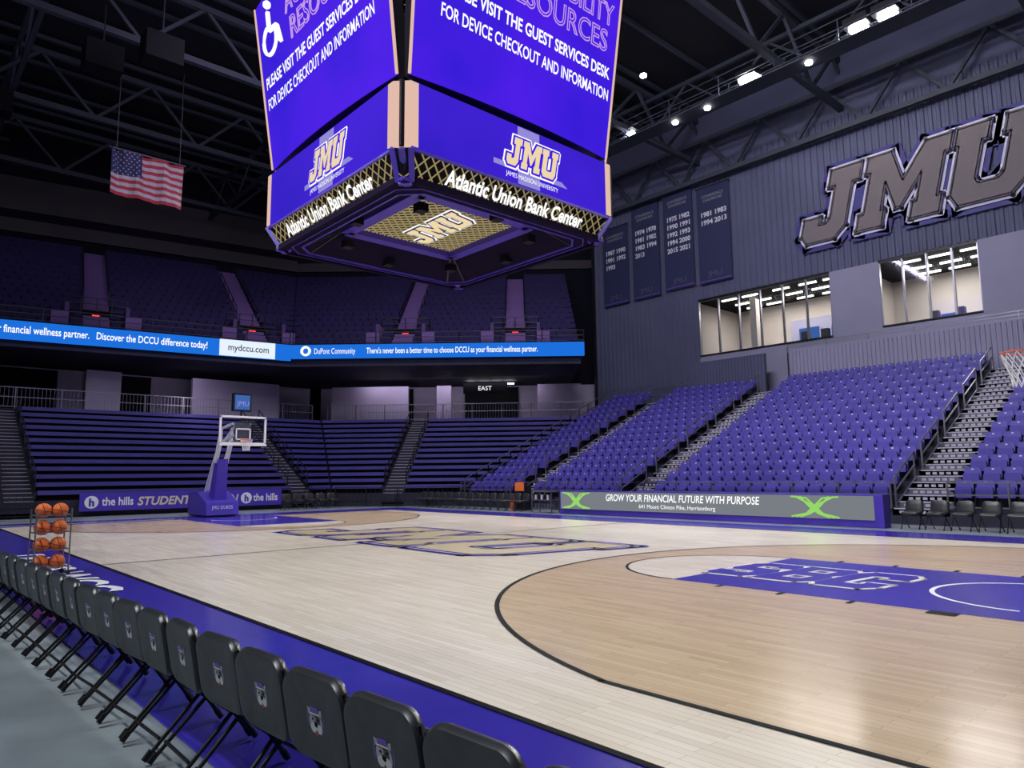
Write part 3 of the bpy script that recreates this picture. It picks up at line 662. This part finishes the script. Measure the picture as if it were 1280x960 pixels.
# ================================================================= chairs
def chair_mesh():
    b=MB()
    tilt=.18
    Rb=Matrix.Translation((0,-.20,.60))@Matrix.Rotation(tilt,4,'X')
    b.pad(.455,.37,.065,.10,Rb,'vinyl',curve=-.5,N=40)
    Rs=Matrix.Translation((0,.07,.44))@Matrix.Rotation(PI/2-.06,4,'X')
    b.pad(.45,.44,.08,.09,Rs,'vinyl')
    for s in (-1,1):
        x=s*.225
        b.path([(x*.93,-.25,.74),(x,-.19,.48),(x,.0,.40),(x,.27,.02)],.026,'frame',n=8)
        b.path([(x*.88,.17,.41),(x*.88,.0,.33),(x*.92,-.30,.02)],.024,'frame',n=8)
        b.bar((x,.28,0.003),(x,.25,.05),.036,'frame',n=8);b.bar((x*.92,-.32,0.003),(x*.92,-.28,.05),.036,'frame',n=8)
        b.bar((x,.0,.40),(x*.88,.17,.40),.022,'frame')
    b.bar((-.205,-.24,.10),(.205,-.24,.10),.02,'frame',n=8);b.bar((-.225,.2,.13),(.225,.2,.13),.02,'frame',n=8)
    b.bar((-.2,.17,.40),(.2,.17,.40),.02,'frame',n=8)
    K=1.0
    def d(x,z,lift): x*=K;z*=K;return Rb@Vector((x,-.033-.5*x*x-lift,z))
    def el(cx,cz,rx,rz,lift,k,n=18,a0=0,a1=2*PI):
        b.poly([d(cx+rx*math.cos(a0+(a1-a0)*i/n),cz+rz*math.sin(a0+(a1-a0)*i/n),lift) for i in range(n)],k)
    el(0,0,.070,.085,.001,'crestw');el(0,0,.063,.078,.002,'crown')
    el(0,-.010,.048,.056,.003,'crest')
    for sx in (-1,1):
        b.poly([d(sx*x,z,.0035) for x,z in ((.020,.030),(.048,.022),(.052,.052),(.034,.046))],'crest')
        el(sx*.021,-.030,.021,.020,.004,'crestw');el(sx*.018,.006,.007,.005,.005,'black')
    el(0,-.016,.012,.009,.005,'black')
    b.poly([d(x,z,.005) for x,z in ((-.032,.028),(.032,.028),(.026,.056),(-.026,.056))],'crown')
    b.poly([d(x,z,.006) for x,z in ((-.036,.026),(.036,.026),(.036,.032),(-.036,.032))],'goldb')
    b.poly([d(x,z,.006) for x,z in ((-.016,-.048),(.016,-.048),(.010,-.058),(-.010,-.058))],'red')
    return b.mesh('folding_chair',True)
cm=chair_mesh()
def chair(x,y,r):
    o=bpy.data.objects.new('folding_chair',cm);o.location=(x,y,ZF if (abs(y)<9.95 and abs(x)<16.4) else -.012);o.rotation_euler=(0,0,r);C.objects.link(o)
for i in range(27):
    x=13.80-.485*i;chair(x,-9.22-.035*(13.3-x),.035+rnd.uniform(-.05,.05))
for i in range(9): chair(7.55+.62*i,10.7,PI+rnd.uniform(-.05,.05))
for i in range(15): chair(-8.3-.56*i,10.6,PI+rnd.uniform(-.08,.08))
for i in range(5): chair(-19.0,5.0+.62*i-.4,-PI/2+rnd.uniform(-.1,.1))
# ================================================================= ball rack
b=MB()
for sy in (-.25,.25):
    for sx in (-.17,.17): b.bar((sx,sy,.08),(sx,sy,1.08),.025,'steel',n=8);b.sphere((sx,sy,.04),.04,'dark',8,6)
for z in (.14,.42,.70,.98):
    for sx in (-.11,.11): b.bar((sx,-.25,z),(sx,.25,z),.02,'steel',n=8)
    for sy in (-.25,.25): b.bar((-.17,sy,z),(.17,sy,z),.02,'steel',n=8)
    for i in (-.5,.5):
        c=(0,i*.242,z+.075);b.sphere(c,.12,'orange',18,12)
        for ax in ((1,.2*i,.1),(0.1,1,.3),(.1,.2,1)): b.ring(c,.1195,.006,'black',ax)
rk=b.obj('basketball_rack',smooth=True);rk.location=(1.05,-8.6,ZF);rk.rotation_euler=(0,0,math.radians(5))
b=MB()
for z in (.15,.5,.85): b.box(-7.3,-6.1,10.2,10.7,z,z+.04,'steel')
for x in (-7.28,-6.12):
    for y in (10.22,10.68): b.bar((x,y,0),(x,y,.95),.04,'steel')
for i in range(6): b.box(-7.2+i*.18,-7.08+i*.18,10.3,10.5,.54,.74,'dark' if i%2 else 'white');b.box(-7.2+i*.18,-7.08+i*.18,10.3,10.5,.19,.36,'steel')
b.obj('equipment_cart')
b=MB();b.box(-9.6,-8.9,11.3,11.7,0,1.1,'dark');b.box(-9.55,-8.95,11.28,11.3,.85,1.25,'orange');b.prism([(-9.9+.1*math.cos(a),11.4+.1*math.sin(a),0) for a in [2*PI*i/12 for i in range(12)]],(0,0,.6),'orange');b.obj('drink_cooler')
# ================================================================= lights
def aim(o,t):
    d=Vector(t)-o.location;o.rotation_euler=d.to_track_quat('-Z','Y').to_euler()
fx_pts=[(-22,20),(-14,20),(-9,20),(-1.6,20.1),(3.7,20),(4.9,20),(12,20),(-18,-14),(-9,-14),(-2,-14),(6,-14),(14,-14)]
b=MB();hb=MB()
for i,(x,y) in enumerate(fx_pts):
    z=20.9
    big=x in(-1.6,3.7,4.9)
    s_=.55 if x==-1.6 else (.4 if big else .25)
    hb.box(x-.5,x+.5,y-.5,y+.5,z+.02,z+.4,'dark')
    b.prism([(x+s_*math.cos(a),y+s_*math.sin(a),z-.05) for a in [2*PI*k/16 for k in range(16)]],(0,0,.06),'lamp' if big else 'lamps')
    l=bpy.data.lights.new('arena_spot','SPOT');l.energy=17000 if y>0 else 15500;l.spot_size=math.radians(77);l.spot_blend=.7;l.shadow_soft_size=.5;l.color=(1,.985,.96)
    o=bpy.data.objects.new('arena_spot',l);o.location=(x,y,z-.3);C.objects.link(o);aim(o,(x*.55,-3 if y>0 else 0,0))
for x,y,z in ((-12,20,20.3),(-6,20,20.3),(-4,20,20.3),(1.4,20,20.3),(8,16,21),(-5,16,21),(9,7,21),(-18,7,21)):
    b.prism([(x+.16*math.cos(a),y+.16*math.sin(a),z) for a in [2*PI*k/12 for k in range(12)]],(0,0,.1),'lamps')
hb.obj('floodlight_housing');b.obj('floodlight')
def area(loc,tgt,e,sx,sy,col):  # unseen area fills added to brighten stands, floor, suites and concourse
    l=bpy.data.lights.new('fill_light','AREA');l.energy=e;l.shape='RECTANGLE';l.size=sx;l.size_y=sy;l.color=col
    o=bpy.data.objects.new('fill_light',l);o.location=loc;C.objects.link(o);aim(o,tgt);return o
area((2,4,20.3),(3,19,3),3500,10,1,(.9,.87,1))
area((-8,0,20.3),(-24,4,2),1000,1,8,(.8,.72,1))
area((8,-19,19),(9,-11.5,0),3400,12,1,(.92,.97,1))  # added fill for the concrete behind the near chairs
area((-5,29.5,12.1),(-5,29.5,8),520,6,2,(1,.92,.84));area((3.5,29.5,12.1),(3.5,29.5,8),380,3,2,(1,.95,.9))
area((-29.5,3,8.1),(-31,3,5),150,1,12,(.85,.75,1))
p=pt(K0,D2,N2,5,9.5,8.1);area(p,p+N2*2-Z*3,190,12,1,(.9,.8,1))  # added fill for the corner concourse walls
w=bpy.data.worlds.new('world');bpy.context.scene.world=w;w.use_nodes=True
w.node_tree.nodes['Background'].inputs[0].default_value=(.33,.36,.62,1);w.node_tree.nodes['Background'].inputs[1].default_value=.08
# ================================================================= camera
cx,cy,ch_=15.11,-10.88,1.57
phi,th,roll,f=math.radians(41.8),math.radians(7.3),math.radians(-.59),890.
F=Vector((-math.cos(phi)*math.cos(th),math.sin(phi)*math.cos(th),math.sin(th)))
R=Vector((math.sin(phi),math.cos(phi),0));Up=R.cross(F)
c,s=math.cos(roll),math.sin(roll)
r2=R*c+Up*s;u2=Up*c-R*s
cam=bpy.data.cameras.new('camera');cam.sensor_width=36;cam.lens=f/1280*36;cam.clip_end=300;cam.clip_start=.05
co=bpy.data.objects.new('camera',cam);C.objects.link(co);co.matrix_world=basis(Vector((cx,cy,ch_)),r2,u2,-F)
bpy.context.scene.camera=co
